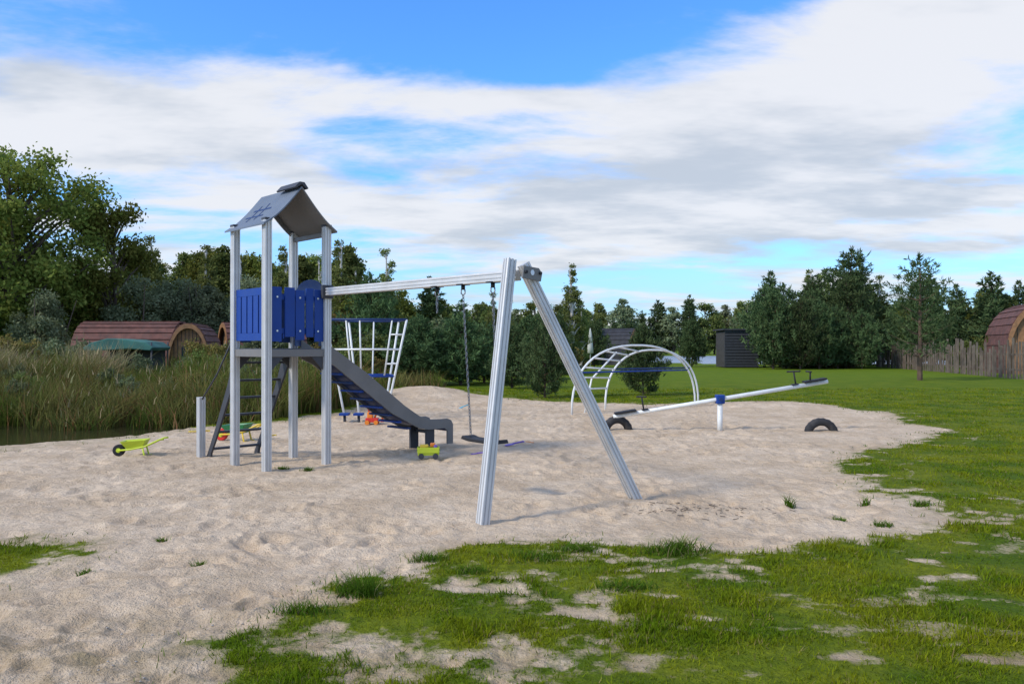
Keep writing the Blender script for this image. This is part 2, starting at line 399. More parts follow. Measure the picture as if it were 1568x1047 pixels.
def reeds():
    rng = np.random.default_rng(9)
    n = 52000; x = rng.uniform(-20, -3.6, n); y = rng.uniform(15.9, 24, n)
    front = 16.9+1.6*(fbm(x*.8, y*0+1, 5)-.5)
    cl = fbm(x*1.3, y*1.3, 15, 3)
    k = (y > front) & (cl > .38) & (sdist(x, y, SAND) < -.25)
    x, y, cl = x[k], y[k], cl[k]
    tallv = fbm(x*.55, y*.55, 25, 3)
    h = (.6+1.4*np.clip(tallv-.12, 0, 1)+.5*(cl-.4))*rng.uniform(.45, 1.15, len(x))*np.clip(.45+(y-front[k])*.35, .45, 1.1)
    z = np.maximum(np.full(len(x), -.25), gheight(x, y)-.02)
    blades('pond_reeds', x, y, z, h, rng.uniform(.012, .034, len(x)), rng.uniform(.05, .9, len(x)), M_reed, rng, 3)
    q = rng.choice(len(x), 700); zz = z[q]+h[q]
    blades('reed_seed_heads', x[q], y[q], zz-.12, rng.uniform(.15, .3, 700), rng.uniform(.02, .05, 700), rng.uniform(.1, .6, 700), M_tan, rng, 2)
    n = 14000; x = rng.uniform(-24, -13, n); y = rng.uniform(22, 27, n); k = fbm(x*.7, y*.7, 36) > .38; x, y = x[k], y[k]; n = len(x)
    h = rng.uniform(.9, 1.9, n)*(.6+.7*fbm(x*.6, y*.6, 35))
    blades('tall_dry_grass', x, y, np.full(n, -.05), h, rng.uniform(.02, .05, n), rng.uniform(.1, .7, n), M_tan, rng, 3)
    n = 16000; x = rng.uniform(-14, -2.5, n); y = rng.uniform(22, 30, n); k = sdist(x, y, SAND) < -.4; x, y = x[k], y[k]
    h = rng.uniform(.3, 1.0, len(x))*(.4+.9*fbm(x*.6, y*.6, 45))
    blades('rough_grass', x, y, np.full(len(x), -.05), h, rng.uniform(.02, .045, len(x)), rng.uniform(.1, .8, len(x)), M_reed, rng, 3)
reeds()

# ------------------------------------------------------------------ trees
def leafquads(C, size, rng, aspect=.55, up=.3, dirs=None):
    n = len(C)
    a = rng.normal(size=(n, 3)) if dirs is None else dirs+rng.normal(size=(n, 3))*.35
    a /= np.linalg.norm(a, axis=1, keepdims=True)
    b = np.cross(a, rng.normal(size=(n, 3))); b /= np.linalg.norm(b, axis=1, keepdims=True)+1e-9
    s = size*rng.uniform(.6, 1.3, (n, 1))
    V = np.stack([C-a*s*.5, C+b*s*aspect*.5, C+a*s*.5, C-b*s*aspect*.5], 1).reshape(-1, 3)
    return V, np.arange(n*4).reshape(n, 4)
class TB:
    def __init__(s): s.V = []; s.F = []; s.M = []; s.n = 0
    def add(s, V, F, mi):
        V = np.array([tuple(v) for v in V]) if not isinstance(V, np.ndarray) else V
        F = np.asarray(F); s.V.append(V); s.F.append(F+s.n); s.M.append(np.full(len(F), mi)); s.n += len(V)
    def mesh(s, name, mats): return mesh_np(name, np.concatenate(s.V), np.concatenate(s.F), mats, np.concatenate(s.M), link=False)
def decid(name, H, R, tf, nc, nl, leaf, mats, seed, rc=(.2,.34), droop=0, top=1.0, stems=1):
    rng = np.random.default_rng(seed); T = TB()
    cz = H*(tf+(1-tf)/2); rz = H*(1-tf)/2; Rm = R**.6*rz**.4
    cs = []
    while len(cs) < nc:
        p = rng.uniform(-1, 1, 3); q = np.linalg.norm(p)
        if q > 1 or q < .35*rng.uniform(): continue
        taper = 1-(1-top)*(p[2]*.5+.5)
        cs.append((p[0]*R*taper*.86, p[1]*R*taper*.86, cz+p[2]*rz*.92))
    bend = rng.normal(0, .02*H, 2)
    for st in range(stems):
        off = rng.normal(0, .1*R, 2) if stems > 1 else (0, 0)
        tp = [(off[0]*(1+2*t)+bend[0]*t*t, off[1]*(1+2*t)+bend[1]*math.sin(t*3), H*.92*t-.15) for t in np.linspace(0, 1, 7)]
        T.add(*tubeVF(tp, [H*.022*(1-.9*t)/(stems**.5)+.01 for t in np.linspace(0, 1, 7)], 7), 0)
    for c in cs:
        z0 = max(tf*H*.6, c[2]-(math.hypot(c[0], c[1]))*.8-.05*H)
        f = z0/(H*.92)
        p0 = (bend[0]*f*f, bend[1]*math.sin(f*3), z0); mid = ((p0[0]+c[0])*.5, (p0[1]+c[1])*.5, (p0[2]*.4+c[2]*.6))
        T.add(*tubeVF([p0, mid, c], [H*.007+.01, H*.005+.006, .008], 5), 0)
        n = int(nl/nc*rng.uniform(.6, 1.4)); r = Rm*rng.uniform(*rc)*(1-(1-top)*.5*max(0, (c[2]-cz)/rz))
        d = rng.normal(size=(n, 3)); d /= np.linalg.norm(d, axis=1, keepdims=True)
        rad_ = r*rng.uniform(0, 1, (n, 1))**.45*(1+.45*rng.normal(size=(n, 1))*.5)
        P = np.array(c)+d*rad_*np.array([1, 1, .8]); P[:, 2] -= droop*np.abs(rng.normal(size=n))*r
        P[:, 2] = np.maximum(P[:, 2], .05)
        T.add(*leafquads(P, leaf, rng), 1)
    return T.mesh(name, mats)
def pine(name, H, R, z0, nw, nb, nt_, nn, L, mats, seed, prof=.8, upturn=.35, w=.09, tr=.022):
    rng = np.random.default_rng(seed); T = TB(); b0 = rng.normal(0, .015*H, 2)
    ts = np.linspace(0, 1, 7)
    T.add(*tubeVF([(b0[0]*math.sin(t*4), b0[1]*math.sin(t*3), H*t-.15*(1-t)) for t in ts], [H*tr*(1-.93*t)+.004 for t in ts], 7), 0)
    C = []; D = []
    for i in range(nw):
        t = (i+.3*rng.uniform())/nw; z = z0+(H*.97-z0)*t
        ln0 = R*((1-t)**prof)*(min(1, .62+t*2.5))+.04*H
        nbi = max(3, int(nb*rng.uniform(.7, 1.2))); a0 = rng.uniform(0, 6.28)
        for j in range(nbi):
            a = a0+6.283*j/nbi+rng.normal(0, .25); ln = ln0*rng.uniform(.6, 1.18)
            d = np.array([math.cos(a), math.sin(a), 0]); rise = (.15+.45*t)+rng.normal(0, .1)
            f = z/H; p0 = np.array([b0[0]*math.sin(f*4), b0[1]*math.sin(f*3), z])
            pts = [p0+d*ln*s+np.array([0, 0, ln*(rise*s*.6+upturn*s*s)]) for s in (0, .35, .7, 1)]
            T.add(*tubeVF([tuple(p) for p in pts], [.0035*H+.004, .0025*H+.003, .006, .004], 4), 0)
            m = max(3, int(nt_*ln/R))
            s = rng.uniform(.22, 1, m)**.8
            P = p0+d*(ln*s)[:, None]; P[:, 2] += ln*(rise*s*.6+upturn*s*s)
            sp = ln*.26*(1.15-s*.6)
            P[:, :2] += rng.normal(size=(m, 2))*sp[:, None]*.8; P[:, 2] += np.abs(rng.normal(size=m))*sp*.45
            dd = np.tile(d*.7+np.array([0, 0, .6]), (m, 1))+rng.normal(size=(m, 3))*.35
            C.append(P); D.append(dd)
    m = 6; C.append(np.array([[0, 0, H*(.97+.005*k)] for k in range(m)])); D.append(np.tile([0, 0, 1.], (m, 1)))
    C = np.concatenate(C); D = np.concatenate(D); D /= np.linalg.norm(D, axis=1, keepdims=True)
    C = np.repeat(C, nn, 0); D = np.repeat(D, nn, 0); q = D+rng.normal(size=D.shape)*.75; q /= np.linalg.norm(q, axis=1, keepdims=True)
    P = C+q*L*.5+D*rng.uniform(-.6, .9, (len(C), 1))*L*.6
    T.add(*leafquads(P, L, rng, w*2, dirs=q*3), 1)
    return T.mesh(name, mats)
def place(mesh, name, x, y, s=1, rz=None, parent=None, sx=None, z=None):
    ob = bpy.data.objects.new(name, mesh); COL.objects.link(ob)
    ob.location = (x, y, (0 if z is None else z)-.02); k = sx if sx else s
    ob.scale = (k, k, s); ob.rotation_euler = (0, 0, random.uniform(0, 6.28) if rz is None else rz)
    if parent: ob.parent = parent
    return ob
random.seed(4)
ME_oak = decid('oak_mesh', 12, 4.6, .10, 110, 40000, .23, [M_bark, F_oak], 1, (.14,.26))
ME_oak2 = decid('oak_mesh_b', 10, 3.4, .10, 60, 20000, .23, [M_bark, F_oak], 2, (.16,.28))
ME_d = [decid('tree_mesh_%d' % i, 10, [3.2,2.6,3.6,2.3][i], .04, 55, 12000, .28, [M_bark, F_dk if i % 2 else F_oak], 10+i, (.16,.30), top=[.55,.40,.7,.3][i]) for i in range(4)]
ME_far = [decid('far_tree_mesh_%d' % i, 10, [4.2,3.2,2.6][i], .02, 50, 5500, .46, [M_bark, [F_dk,F_wil,F_bir][i]], 80+i, (.18,.32), top=[.65,.5,.3][i]) for i in range(3)]
ME_sp = [pine('conifer_mesh_%d' % i, 10, [2.2,1.7][i], .3, 15, 8, 12, 5, .55, [M_pbark, F_pine], 90+i, .85, .12, .16) for i in range(2)]
ME_w = [decid('willow_mesh_%d' % i, 6, [2.8,2.3][i], .03, 46, 12000, .2, [M_bark, F_wil], 20+i, (.16,.30), .25, top=.75, stems=3) for i in range(2)]
ME_b = [decid('birch_mesh_%d' % i, 9, [1.35,1.15][i], .08, 60, 7000, .16, [M_bbark, F_bir], 30+i, (.13,.24), .3, top=.2) for i in range(2)]
ME_bu = [decid('bush_mesh_%d' % i, 2.4, [1.7,1.3,1.5][i], .0, 36, 6500, .14, [M_bark, [F_bush, F_wil, F_red][i]], 40+i, (.15,.34), .1, top=.8, stems=3) for i in range(3)]
ME_py = [pine('young_pine_mesh_%d' % i, 2.7, [1.35,1.15][i], .10, 12, 9, 22, 8, .17, [M_pbark, F_pine], 50+i, .75, .38, .12) for i in range(2)]
ME_ps = [pine('scots_pine_mesh_%d' % i, 6, [2.1,1.9][i], [1.15,.4][i], [9,12][i], [5,7][i], [21,26][i], 8, .26, [M_pbark, F_pine], 60+i, .75, .40, .11) for i in range(2)]

place(ME_oak, 'oak_tree', -25.4, 41, 1.05, 0.4)
place(ME_oak2, 'oak_tree', -31.5, 44, 1.2, 2.0)
place(ME_oak2, 'oak_tree', -22.2, 44, 1.0, 1.0, sx=.85)
place(ME_oak, 'oak_tree', -31, 39, .85, 3.3)
for x, y, s in [(-22.5,38,.72),(-25.5,36,.8),(-20.2,43,.90),(-17.6,45,.92),(-19.8,47,1.0),(-15.5,46,.95),(-13.4,47,.85),(-28,33,.6),(-11.6,46,.8)]:
    place(random.choice(ME_w), 'willow_tree', x, y, s)
tr = empty('distant_tree_row')
def row(pts, meshes, n, h0, h1, jit=2, ref=10, par=None):
    for i in range(n):
        t = (i+random.uniform(.2, .8))/n*(len(pts)-1); k = min(int(t), len(pts)-2); f = t-k
        x = pts[k][0]*(1-f)+pts[k+1][0]*f+random.gauss(0, jit*.4); y = pts[k][1]*(1-f)+pts[k+1][1]*f+random.gauss(0, jit)
        m = random.choice(meshes); s = random.uniform(h0, h1)/ref
        place(m, 'row_tree', x, y, s, parent=par or tr, sx=s*random.uniform(.85, 1.25))
row([(-52,72),(-30,70),(-12,68)], ME_d+ME_sp[:1], 24, 8.6, 11.2, 3)
row([(-26,56),(-14,57)], ME_d, 9, 7.4, 9.2, 2)
row([(-13,54),(-9,52),(-5,54)], ME_d+ME_sp, 10, 5.2, 7.0, 1.5)
row([(-7,62),(4,62)], ME_d+ME_sp, 9, 3.8, 5.2, 2)
row([(-60,150),(20,152),(75,150),(140,140)], ME_far+ME_sp, 90, 8.0, 11.0, 4)
row([(-30,95),(10,108)], ME_far+ME_sp, 22, 5.0, 7.2, 4)
row([(23,69),(30,72),(44,72),(60,66)], ME_d+ME_sp, 17, 5.6, 8.2, 2)
row([(31,56),(36,53),(42,48)], ME_d+ME_sp, 11, 4.8, 6.6, 1.2)
row([(20,60),(26,63)], ME_d+ME_sp, 6, 3.4, 4.6, .8)
row([(3.5,66),(12,74)], ME_sp, 5, 3.6, 5.0, .5)
br = empty('distant_shrub_row')
for x0, y0, x1, y1, n, s0, s1 in [(-27,31,-16.5,30,12,.6,.95),(-12.6,33,-4.2,34,14,.6,.95),(-19,50,-4,49,18,1.0,1.7),(-4,44,4.5,46,8,.6,1.0),(-17,28,-9,27.5,12,.35,.55),
                             (19,58,27,60,9,.6,1.0),(30.5,52,34,44,7,.8,1.2),(-10,26,-4.6,28.5,9,.4,.7),(29,66,60,66,14,.9,1.6),(5,74,12,76,5,.4,.8),(-13,20.6,-5.6,21.2,10,.28,.5),(-19,22.5,-13,21.5,6,.35,.6)]:
    for i in range(n):
        t = (i+random.random())/n; s = random.uniform(s0, s1)
        place(random.choice(ME_bu[:2] if random.random() < .88 else ME_bu[2:]), 'row_shrub', x0+(x1-x0)*t, y0+(y1-y0)*t+random.gauss(0, .8), s, parent=br)
for x, y, s in [(-10.9,50,.97),(-10.0,51,.8),(-7.9,50,.92),(-1.0,42,.53),(-.2,43,.5),(3.9,52,.82),(4.6,53,.55),(23.5,63,.9),(25.8,66,.9),(28.6,62,.85),(30.4,46,.55),(32.5,48,.55),(-12.6,52,.9),(33,50,.6),
                (-19.2,50,.95),(-16.8,49,.85),(-23.6,52,1.05),(-14.2,49.5,.92)]:
    place(random.choice(ME_b), 'birch_tree', x, y, s, sx=s*1.15)
for x, y, s, k in [(-3.75,32,1.03,1.1),(-2.1,32.6,1.06,1.15),(-4.6,34,.95,1.2),(-1.2,34.5,.95,1.1),(1.0,24.6,.93,.72),(4.25,25.8,.84,.78),(.0,30,.85,.9),(18.2,55.5,1.95,1.2),
                   (19.9,55,1.75,1.1),(21.6,56,1.7,1.2),(-7.8,44,2.0,1.2),(23.3,57,1.6,1.4),(14.0,62,1.35,1.0),(6.2,60,1.3,1.2),(.8,38,1.1,1.),(2.6,44,1.2,1.1),(24.6,56,1.5,1.4),(22.5,60,2.1,1.3),(19.0,60,2.2,1.1),(21.2,62,2.3,1.1)]:
    place(random.choice(ME_py), 'young_pine_tree', x, y, s, sx=s*k/1.0 if s < 1.2 else s*.75)
for x, y, s, i in [(19.1,37.3,.96,0),(25.6,60,1.47,1),(23.4,62,1.15,1),(28.6,66,1.3,1),(29.6,58,1.05,1),(24.4,58,1.1,1)]:
    place(ME_ps[i], 'scots_pine_tree', x, y, s)

# ------------------------------------------------------------------ cabins, fence
def arch(w, h, n=18):
    pts = []
    for i in range(n+1):
        t = -1+2*i/n; a = abs(t)
        x = math.copysign(w/2*(math.sin((a)*math.pi/2)**.9)*(1+.06*math.sin(a*math.pi)), t) if a > 0 else 0
        z = h*(math.cos(a*math.pi/2)**.85)
        pts.append((x, max(0, z)))
    return pts
def pod(name, w, h, L, loc, rz, rmat, door=True):
    e = empty(name); e.location = loc; e.rotation_euler = (0, 0, rz)
    A = arch(w, h); V = []; F = []
    for i in range(len(A)-1):
        (x0, z0), (x1, z1) = A[i], A[i+1]
        nx, nz = (z1-z0), -(x1-x0); l = math.hypot(nx, nz)+1e-6; nx /= -l; nz /= -l
        if (nx*x0+nz*(z0-.3*h)) < 0: nx, nz = -nx, -nz
        o0, o1 = (.07, .02) if z1 > z0 else (.02, .07)
        b = len(V)
        for yy in (0, L):
            V += [(x0+nx*o0, yy, z0+nz*o0), (x1+nx*o1, yy, z1+nz*o1), (x1-nx*.03, yy, z1-nz*.03), (x0-nx*.03, yy, z0-nz*.03)]
        F += [(b, b+1, b+5, b+4), (b+1, b+2, b+6, b+5), (b+2, b+3, b+7, b+6), (b+3, b, b+4, b+7), (b, b+3, b+2, b+1), (b+4, b+5, b+6, b+7)]
    pyobj('shingle_roof', V, F, rmat, e)
    for nm, yy in (('front_wall', .25), ('rear_wall', L-.25)):
        prism(nm, [(x*.965, z*.97) for x, z in A], (0, yy, 0), (1,0,0), (0,0,1), .05, M_wood, e)
    for k in range(-5, 6):
        x = k*w/11.5; zt = np.interp(abs(x), [abs(a[0]) for a in A[len(A)//2:]], [a[1] for a in A[len(A)//2:]])*.93
        if zt > .4: box('plank', (x, .215, zt/2), (.02, .02, zt), M_dwood, e, bevel=0)
    prism('front_arch_trim', [(x*1.0, z*1.0) for x, z in A]+[(x*.9, z*.92) for x, z in A[::-1]], (0, .0, 0), (1,0,0), (0,0,1), .06, M_wood, e)
    for nm, x, z, ww, hh in (('door', 0, h*.36, .75, h*.62), ('window', w*.27, h*.42, .5, .55)):
        box(nm+'_frame', (x, .19, z), (ww+.12, .05, hh+.12), M_trim if nm == 'window' else M_wood, e); box(nm+'_glass', (x, .16, z+(hh*.15 if nm == 'door' else 0)), (ww*.8, .03, hh*(.5 if nm == 'door' else .9)), M_glass, e)
        box(nm+'_bar', (x, .14, z), (.04, .02, hh), M_trim, e)
    return e
pod('camping_pod', 3.0, 2.75, 4.6, (-20.4, 38.2, 0), rad(270), M_shing)
pod('camping_pod', 1.8, 2.6, 4, (-14.4, 35.4, 0), rad(12), M_shing)
pod('camping_pod', 3.0, 2.8, 4, (-14.9, 41.0, 0), rad(-60), M_shing)
pod('camping_pod', 4.0, 4.1, 6, (30.1, 44.8, 0), rad(-20), M_shing)
pod('camping_pod', 3.2, 3.1, 5.0, (10.6, 68, 0), rad(60), M_dshing)
sh = empty('slatted_shed')
box('core', (16.9, 60, 1.4), (2.4, 2.6, 2.7), M_dwood, sh)
for i in range(13): box('slat_%d' % i, (16.9, 58.66, .15+i*.21), (2.5, .04, .15), M_dgrey, sh, bevel=0)
box('roof', (16.9, 60, 2.82), (2.8, 3.0, .1), M_dshing, sh)
def fence():
    V = []; F = []; P = [(28.4,62),(26.6,50),(24.4,38),(22.6,28),(21.5,22)]
    rng = random.Random(3)
    def addbox(c, ax, ay, sx, sy, h, tilt):
        b = len(V)
        for dz, of in ((-.1, 0), (h, tilt)):
            for i, j in ((-1,-1),(1,-1),(1,1),(-1,1)):
                V.append((c[0]+ax[0]*(sx*i/2+of)+ay[0]*sy*j/2, c[1]+ax[1]*(sx*i/2+of)+ay[1]*sy*j/2, c[2]+dz))
        F.extend([(b,b+1,b+5,b+4),(b+1,b+2,b+6,b+5),(b+2,b+3,b+7,b+6),(b+3,b,b+4,b+7),(b+4,b+5,b+6,b+7)])
    for (x0,y0),(x1,y1) in zip(P, P[1:]):
        l = math.hypot(x1-x0, y1-y0); ax = ((x1-x0)/l, (y1-y0)/l); ay = (-ax[1], ax[0]); n = int(l/.34)
        for i in range(n):
            t = (i+rng.uniform(-.25,.25))/n; hh = 1.7+rng.uniform(-.3, .3)+.15*math.sin(i*.23)
            addbox((x0+(x1-x0)*t, y0+(y1-y0)*t, 0), ax, ay, rng.uniform(.10,.2), .05, hh, rng.gauss(0, .05))
        for zz in (.4, 1.15):
            b = len(V)
            for (px, py) in ((x0,y0),(x1,y1)):
                for o, z in ((.03,zz),(.08,zz),(.08,zz+.08),(.03,zz+.08)): V.append((px+ay[0]*o, py+ay[1]*o, z))
            F.extend([(b,b+1,b+5,b+4),(b+1,b+2,b+6,b+5),(b+2,b+3,b+7,b+6),(b+3,b,b+4,b+7)])
    pyobj('paling_fence', V, F, M_fence)
fence()
gc = empty('garden_canopy')
for x in (-15.7,-13.4):
    for y in (29.6,31): tube('pole', [(x,y,-.1),(x,y,1.75)], .03, M_dgrey, gc, 8)
prism('canopy', [(-1.3,0),(-1.0,.18),(-.4,.34),(.3,.30),(1.0,.2),(1.3,0),(1.2,-.12),(.4,-.05),(-.4,-.10),(-1.25,-.12)], (-14.6,30.3,1.55), (1,0,0), (0,0,1), 1.6, M_teal, gc, .03)
box('side_cloth', (-14.6,31.0,1.05), (2.2,.04,.9), M_dgrey, gc)
ps = empty('folded_parasol')
tube('pole', [(5.7,58,-.1),(5.7,58,2.9)], .03, M_white, ps, 8)
tube('cloth', [(5.7,58,2.85),(5.7,58,2.4),(5.7,58,1.6),(5.7,58,1.1),(5.7,58,1.05)], [.03,.13,.2,.24,.1], M_cream, ps, 10)

# ------------------------------------------------------------------ play tower
CX, CY = -3.15, 10.85; q = 1/math.sqrt(2)
E1 = Vector((q, q, 0)); E2 = Vector((-q, q, 0)); Z = Vector((0,0,1)); C0 = Vector((CX, CY, 0))
def TL(a, b, z): return C0+E1*a+E2*b+Z*z
pt = empty('play_tower')
hs = .44
for nm, a, b in (('post_front',-hs,-hs),('post_right',hs,-hs),('post_left',-hs,hs),('post_back',hs,hs)):
    profile(nm, TL(a,b,-.15), TL(a,b,3.22), .10, .10, E1, M_alu, pt)
    box(nm+'_cap', TL(a,b,3.235), (.104,.104,.03), M_dgrey, pt, (E1,E2,Z))
box('platform', TL(0,0,1.545), (.80,.80,.05), M_dgrey, pt, (E1,E2,Z))
for s in (-1, 1):
    box('beam_a', TL(0, s*hs, 1.51), (2*hs-.108, .05, .10), M_grey, pt, (E1,E2,Z))
    box('beam_b', TL(s*hs, 0, 1.51), (.05, 2*hs-.108, .10), M_grey, pt, (E1,E2,Z))
for s in (-1, 1):
    prism('gusset', [(0,0),(.18,0),(0,-.18)], TL(-hs+.06, s*hs, 1.46), E1, Z, .02, M_dgrey, pt)
    prism('gusset', [(0,0),(-.18,0),(0,-.18)], TL(hs-.06, s*hs, 1.46), E1, Z, .02, M_dgrey, pt)
def slotpanel(name, o, ux, boards, th=.022, mat=M_blue):
    for i, (x0, x1, zb, zt) in enumerate(boards):
        box('%s_board_%d' % (name, i), o+ux*((x0+x1)/2)+Z*((zb+zt)/2), (x1-x0, th, zt-zb), mat, pt, (ux, Z.cross(ux), Z), .003)
W = 2*hs-.107
def slots(name, o, ux, z0, z1, n, gap, rail):
    x = -W/2; bw = (W-(n-1)*gap)/n; B = []
    for i in range(n):
        B.append((x, x+bw, z0+rail, z1-rail)); x += bw+gap
    slotpanel(name, o, ux, B)
    box(name+'_rail_low', o+Z*(z0+rail/2), (W, .022, rail-.001), M_blue, pt, (ux, Z.cross(ux), Z), .003)
    box(name+'_rail_top', o+Z*(z1-rail/2), (W, .022, rail-.001), M_blue, pt, (ux, Z.cross(ux), Z), .003)
slots('panel_left', TL(-hs,0,0), E2, 1.67, 2.36, 5, .03, .10)
oo = TL(0,-hs,0)
slotpanel('panel_front', oo, E1, [(-W/2,-.235,1.66,2.37),(-.215,-.20,1.7,1.76),(-.185,-.045,1.72,2.37),(-.03,.10,1.68,2.34),(.125,.235,1.72,2.37),(.255,W/2,1.66,2.36)])
box('panel_front_rail', oo+Z*1.80+E2*.022, (W,.02,.07), M_blue, pt, (E1,E2,Z))
box('panel_front_rail_top', oo+Z*2.24+E2*.022, (W,.02,.07), M_blue, pt, (E1,E2,Z))
for x, z in ((-.30,1.80),(-.30,2.24),(.3,1.8),(.3,2.24),(.03,1.8),(.03,2.24)):
    tube('bolt', [oo+E1*x+Z*z-E2*.018, oo+E1*x+Z*z-E2*.01], .014, M_steel, pt, 8)
pa = [(-W/2,1.6),(-W/2,2.40)]+[(-W/2*math.cos(t)*.9, 2.36+.17*math.sin(t)) for t in np.linspace(.3, math.pi-.3, 10)]+[(W/2,2.40),(W/2,1.6),(.25,1.6),(.25,2.1)]+[(.25*math.cos(t), 2.1+.12*math.sin(t)) for t in np.linspace(.3, math.pi-.3, 6)]+[(-.25,2.1),(-.25,1.6)]
prism('panel_slide_arch', pa, TL(hs+.0,0,0), E2, Z, .022, M_bluedk, pt)
for s in (-1, 1):
    box('entry_board', TL(s*.30, hs, 2.0), (.17,.022,.7), M_bluedk, pt, (E1,E2,Z))
def roofz(a):
    t = abs(a)/.54
    return 3.70-.56*t*(.82+.18*t)+.10*max(0, t-.68)**1.3*1.05-.06*math.sin(min(t,1)*math.pi)
def roofsheet(name, s):
    V = []; F = []; n = 14; nb = 2
    for k, off in enumerate((0, -.022)):
        for j in range(nb):
            b = -.55 if j == 0 else .55
            for i in range(n+1):
                a = s*(.54*i/n); V.append(TL(a, b, roofz(a)+off))
    m = n+1
    for i in range(n):
        F += [(i, i+1, m+i+1, m+i), (2*m+i, 3*m+i, 3*m+i+1, 2*m+i+1), (i, 2*m+i, 2*m+i+1, i+1), (m+i, m+i+1, 3*m+i+1, 3*m+i)]
    F += [(n, 2*m+n, 3*m+n, m+n), (0, m, 3*m, 2*m)]
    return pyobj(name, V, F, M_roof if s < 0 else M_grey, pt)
roofsheet('roof_left', -1); roofsheet('roof_right', 1)
prism('ridge_cap', [(-.10,-.045),(-.03,.03),(.04,.03),(.10,-.045),(.08,-.06),(0,.0),(-.08,-.06)], TL(0,-.30,3.73), E1, Z, .5, M_dgrey, pt)
pl = [(a, roofz(a)-.03) for a in np.linspace(-.46, .46, 15)]+[(a, roofz(a)-.03-(.11-.05*abs(a)/.46)) for a in np.linspace(.46, -.46, 15)]
prism('roof_rib', pl, TL(0,.44,0), E1, Z, .02, M_grey, pt)
box('roof_tie', TL(hs, 0, 3.12), (.04, 2*hs-.108, .06), M_grey, pt, (E1,E2,Z))
def onroof(a, b, lift=.004): return TL(a, b, roofz(a)+lift)
def roofbar(a0, b0, a1, b1, w):
    d = Vector((a1-a0, b1-b0)); l = d.length; nn = Vector((-d.y, d.x))/l*w/2
    V = []; k = 5
    for i in range(k+1):
        t = i/k
        for s in (-1, 1): V.append(onroof(a0+(a1-a0)*t+nn.x*s, b0+(b1-b0)*t+nn.y*s))
    pyobj('roof_ornament', V, [(2*i, 2*i+1, 2*i+3, 2*i+2) for i in range(k)], M_bluedk, pt)
roofbar(-.16,.22,-.40,.22,.03); roofbar(-.14,.04,-.38,.04,.03); roofbar(-.22,-.14,-.22,.34,.022); roofbar(-.32,-.10,-.32,.38,.022)
def LD(a, s, z): return TL(a, hs+.03+s, z)
for sgn in (-1, 1):
    a = sgn*.37
    pl = [(0,1.55),(.10,1.50),(.34,1.02),(.70,.42),(.98,.0),(.98,-.08),(.86,-.08),(.84,.05),(.56,.45),(.22,.98),(.0,1.30)]
    prism('ladder_side', pl, LD(a,0,0), E2, Z, .03, M_dgrey, pt)
for i in range(6):
    z = .12+i*.25
    box('rung_%d' % i, LD(0, max(.06, .90-.60*z), z), (.72,.09,.03), M_dgrey, pt, (E1,E2,Z))
profile('handrail_post', LD(-.45,1.02,-.1), LD(-.45,1.02,.86), .1, .1, E1, M_alu, pt)
tube('handrail', [LD(-.45,1.02,.80), LD(-.45,.5,1.2), LD(-.42,.03,1.75)], .012, M_dgrey, pt, 8)
def SL(b, s, z): return TL(hs+.02+s, b, z)
top = [(0,1.70),(.12,1.62),(.74,1.22),(1.44,.70),(1.72,.53),(1.9,.47),(2.15,.46),(2.27,.46),(2.35,.43),(2.39,.36),(2.39,.06),(2.27,.06),(2.27,.27),(2.22,.31),(1.9,.31),(1.72,.34),(1.2,.60),(.2,1.33),(0,1.42)]
for sgn in (-1, 1): prism('slide_side', top, SL(sgn*.27,0,0), E1, Z, .028, M_grey, pt)
bed = [(0,1.53),(.15,1.48),(.74,1.03),(1.25,.66),(1.60,.44),(1.85,.38),(2.2,.38),(2.30,.35),(2.34,.28)]
V = []
for s, z in bed: V += [SL(-.25,s,z), SL(.25,s,z)]
for s, z in bed: V += [SL(-.25,s-.02,z-.025), SL(.25,s-.02,z-.025)]
k = len(bed); F = [(2*i,2*i+1,2*i+3,2*i+2) for i in range(k-1)]+[(2*k+2*i,2*k+2*i+2,2*k+2*i+3,2*k+2*i+1) for i in range(k-1)]
pyobj('slide_bed', V, F, M_bluedk, pt, smooth=False)
for i in range(8):
    s = .34+i*.17; z = np.interp(s, [b[0] for b in bed], [b[1] for b in bed])
    box('slide_rib_%d' % i, SL(0, s, z-.13), (.075,.50,.03), M_bluedk if i % 2 else M_blue, pt, (E1, E2, Z))
for b in (-.2,.2): box('slide_foot', SL(b, 1.98, .12), (.16,.04,.44), M_dgrey, pt, (E1,E2,Z))
box('slide_foot_bar', SL(0, 2.02, .26), (.05,.36,.05), M_dgrey, pt, (E1,E2,Z))

# ------------------------------------------------------------------ swing
sw = empty('swing_set')
A = Vector((-2.50, 10.79, 2.335)); B = Vector((.06, 7.86, 2.30)); D = (B-A).normalized()
profile('top_beam', A, B, .105, .085, Z, M_alu, sw)
box('beam_bracket', A-D*.01, (.06,.16,.18), M_dgrey, sw, (D, Z.cross(D), Z))
Lb = Vector((-.275, 7.24, -.1)); Lt = Vector((-.02, 7.72, 2.44)); Rb = Vector((1.35, 8.44, -.1)); Rt = Vector((.11, 7.86, 2.41))
side = (Lb-Rb); side.z = 0
profile('leg_near', Lb, Lt, .105, .095, side.normalized(), M_alu, sw)
profile('leg_far', Rb, Rt, .105, .095, side.normalized(), M_alu, sw)
sx_ = (Rt-Lt); sx_.z = 0; sx_.normalize(); ny = sx_.cross(Z)
ap = (Lt+Rt)/2+Vector((.07,0,-.11))
prism('apex_plate', [(-.12,-.06),(.15,-.08),(.17,0),(.12,.05),(-.10,.06)], ap+ny*.085, sx_, Z, .02, M_grey, sw)
for x in (-.08,.13): tube('apex_bolt', [ap+sx_*x+ny*.09, ap+sx_*x+ny*.115], .016, M_dark, sw, 8)
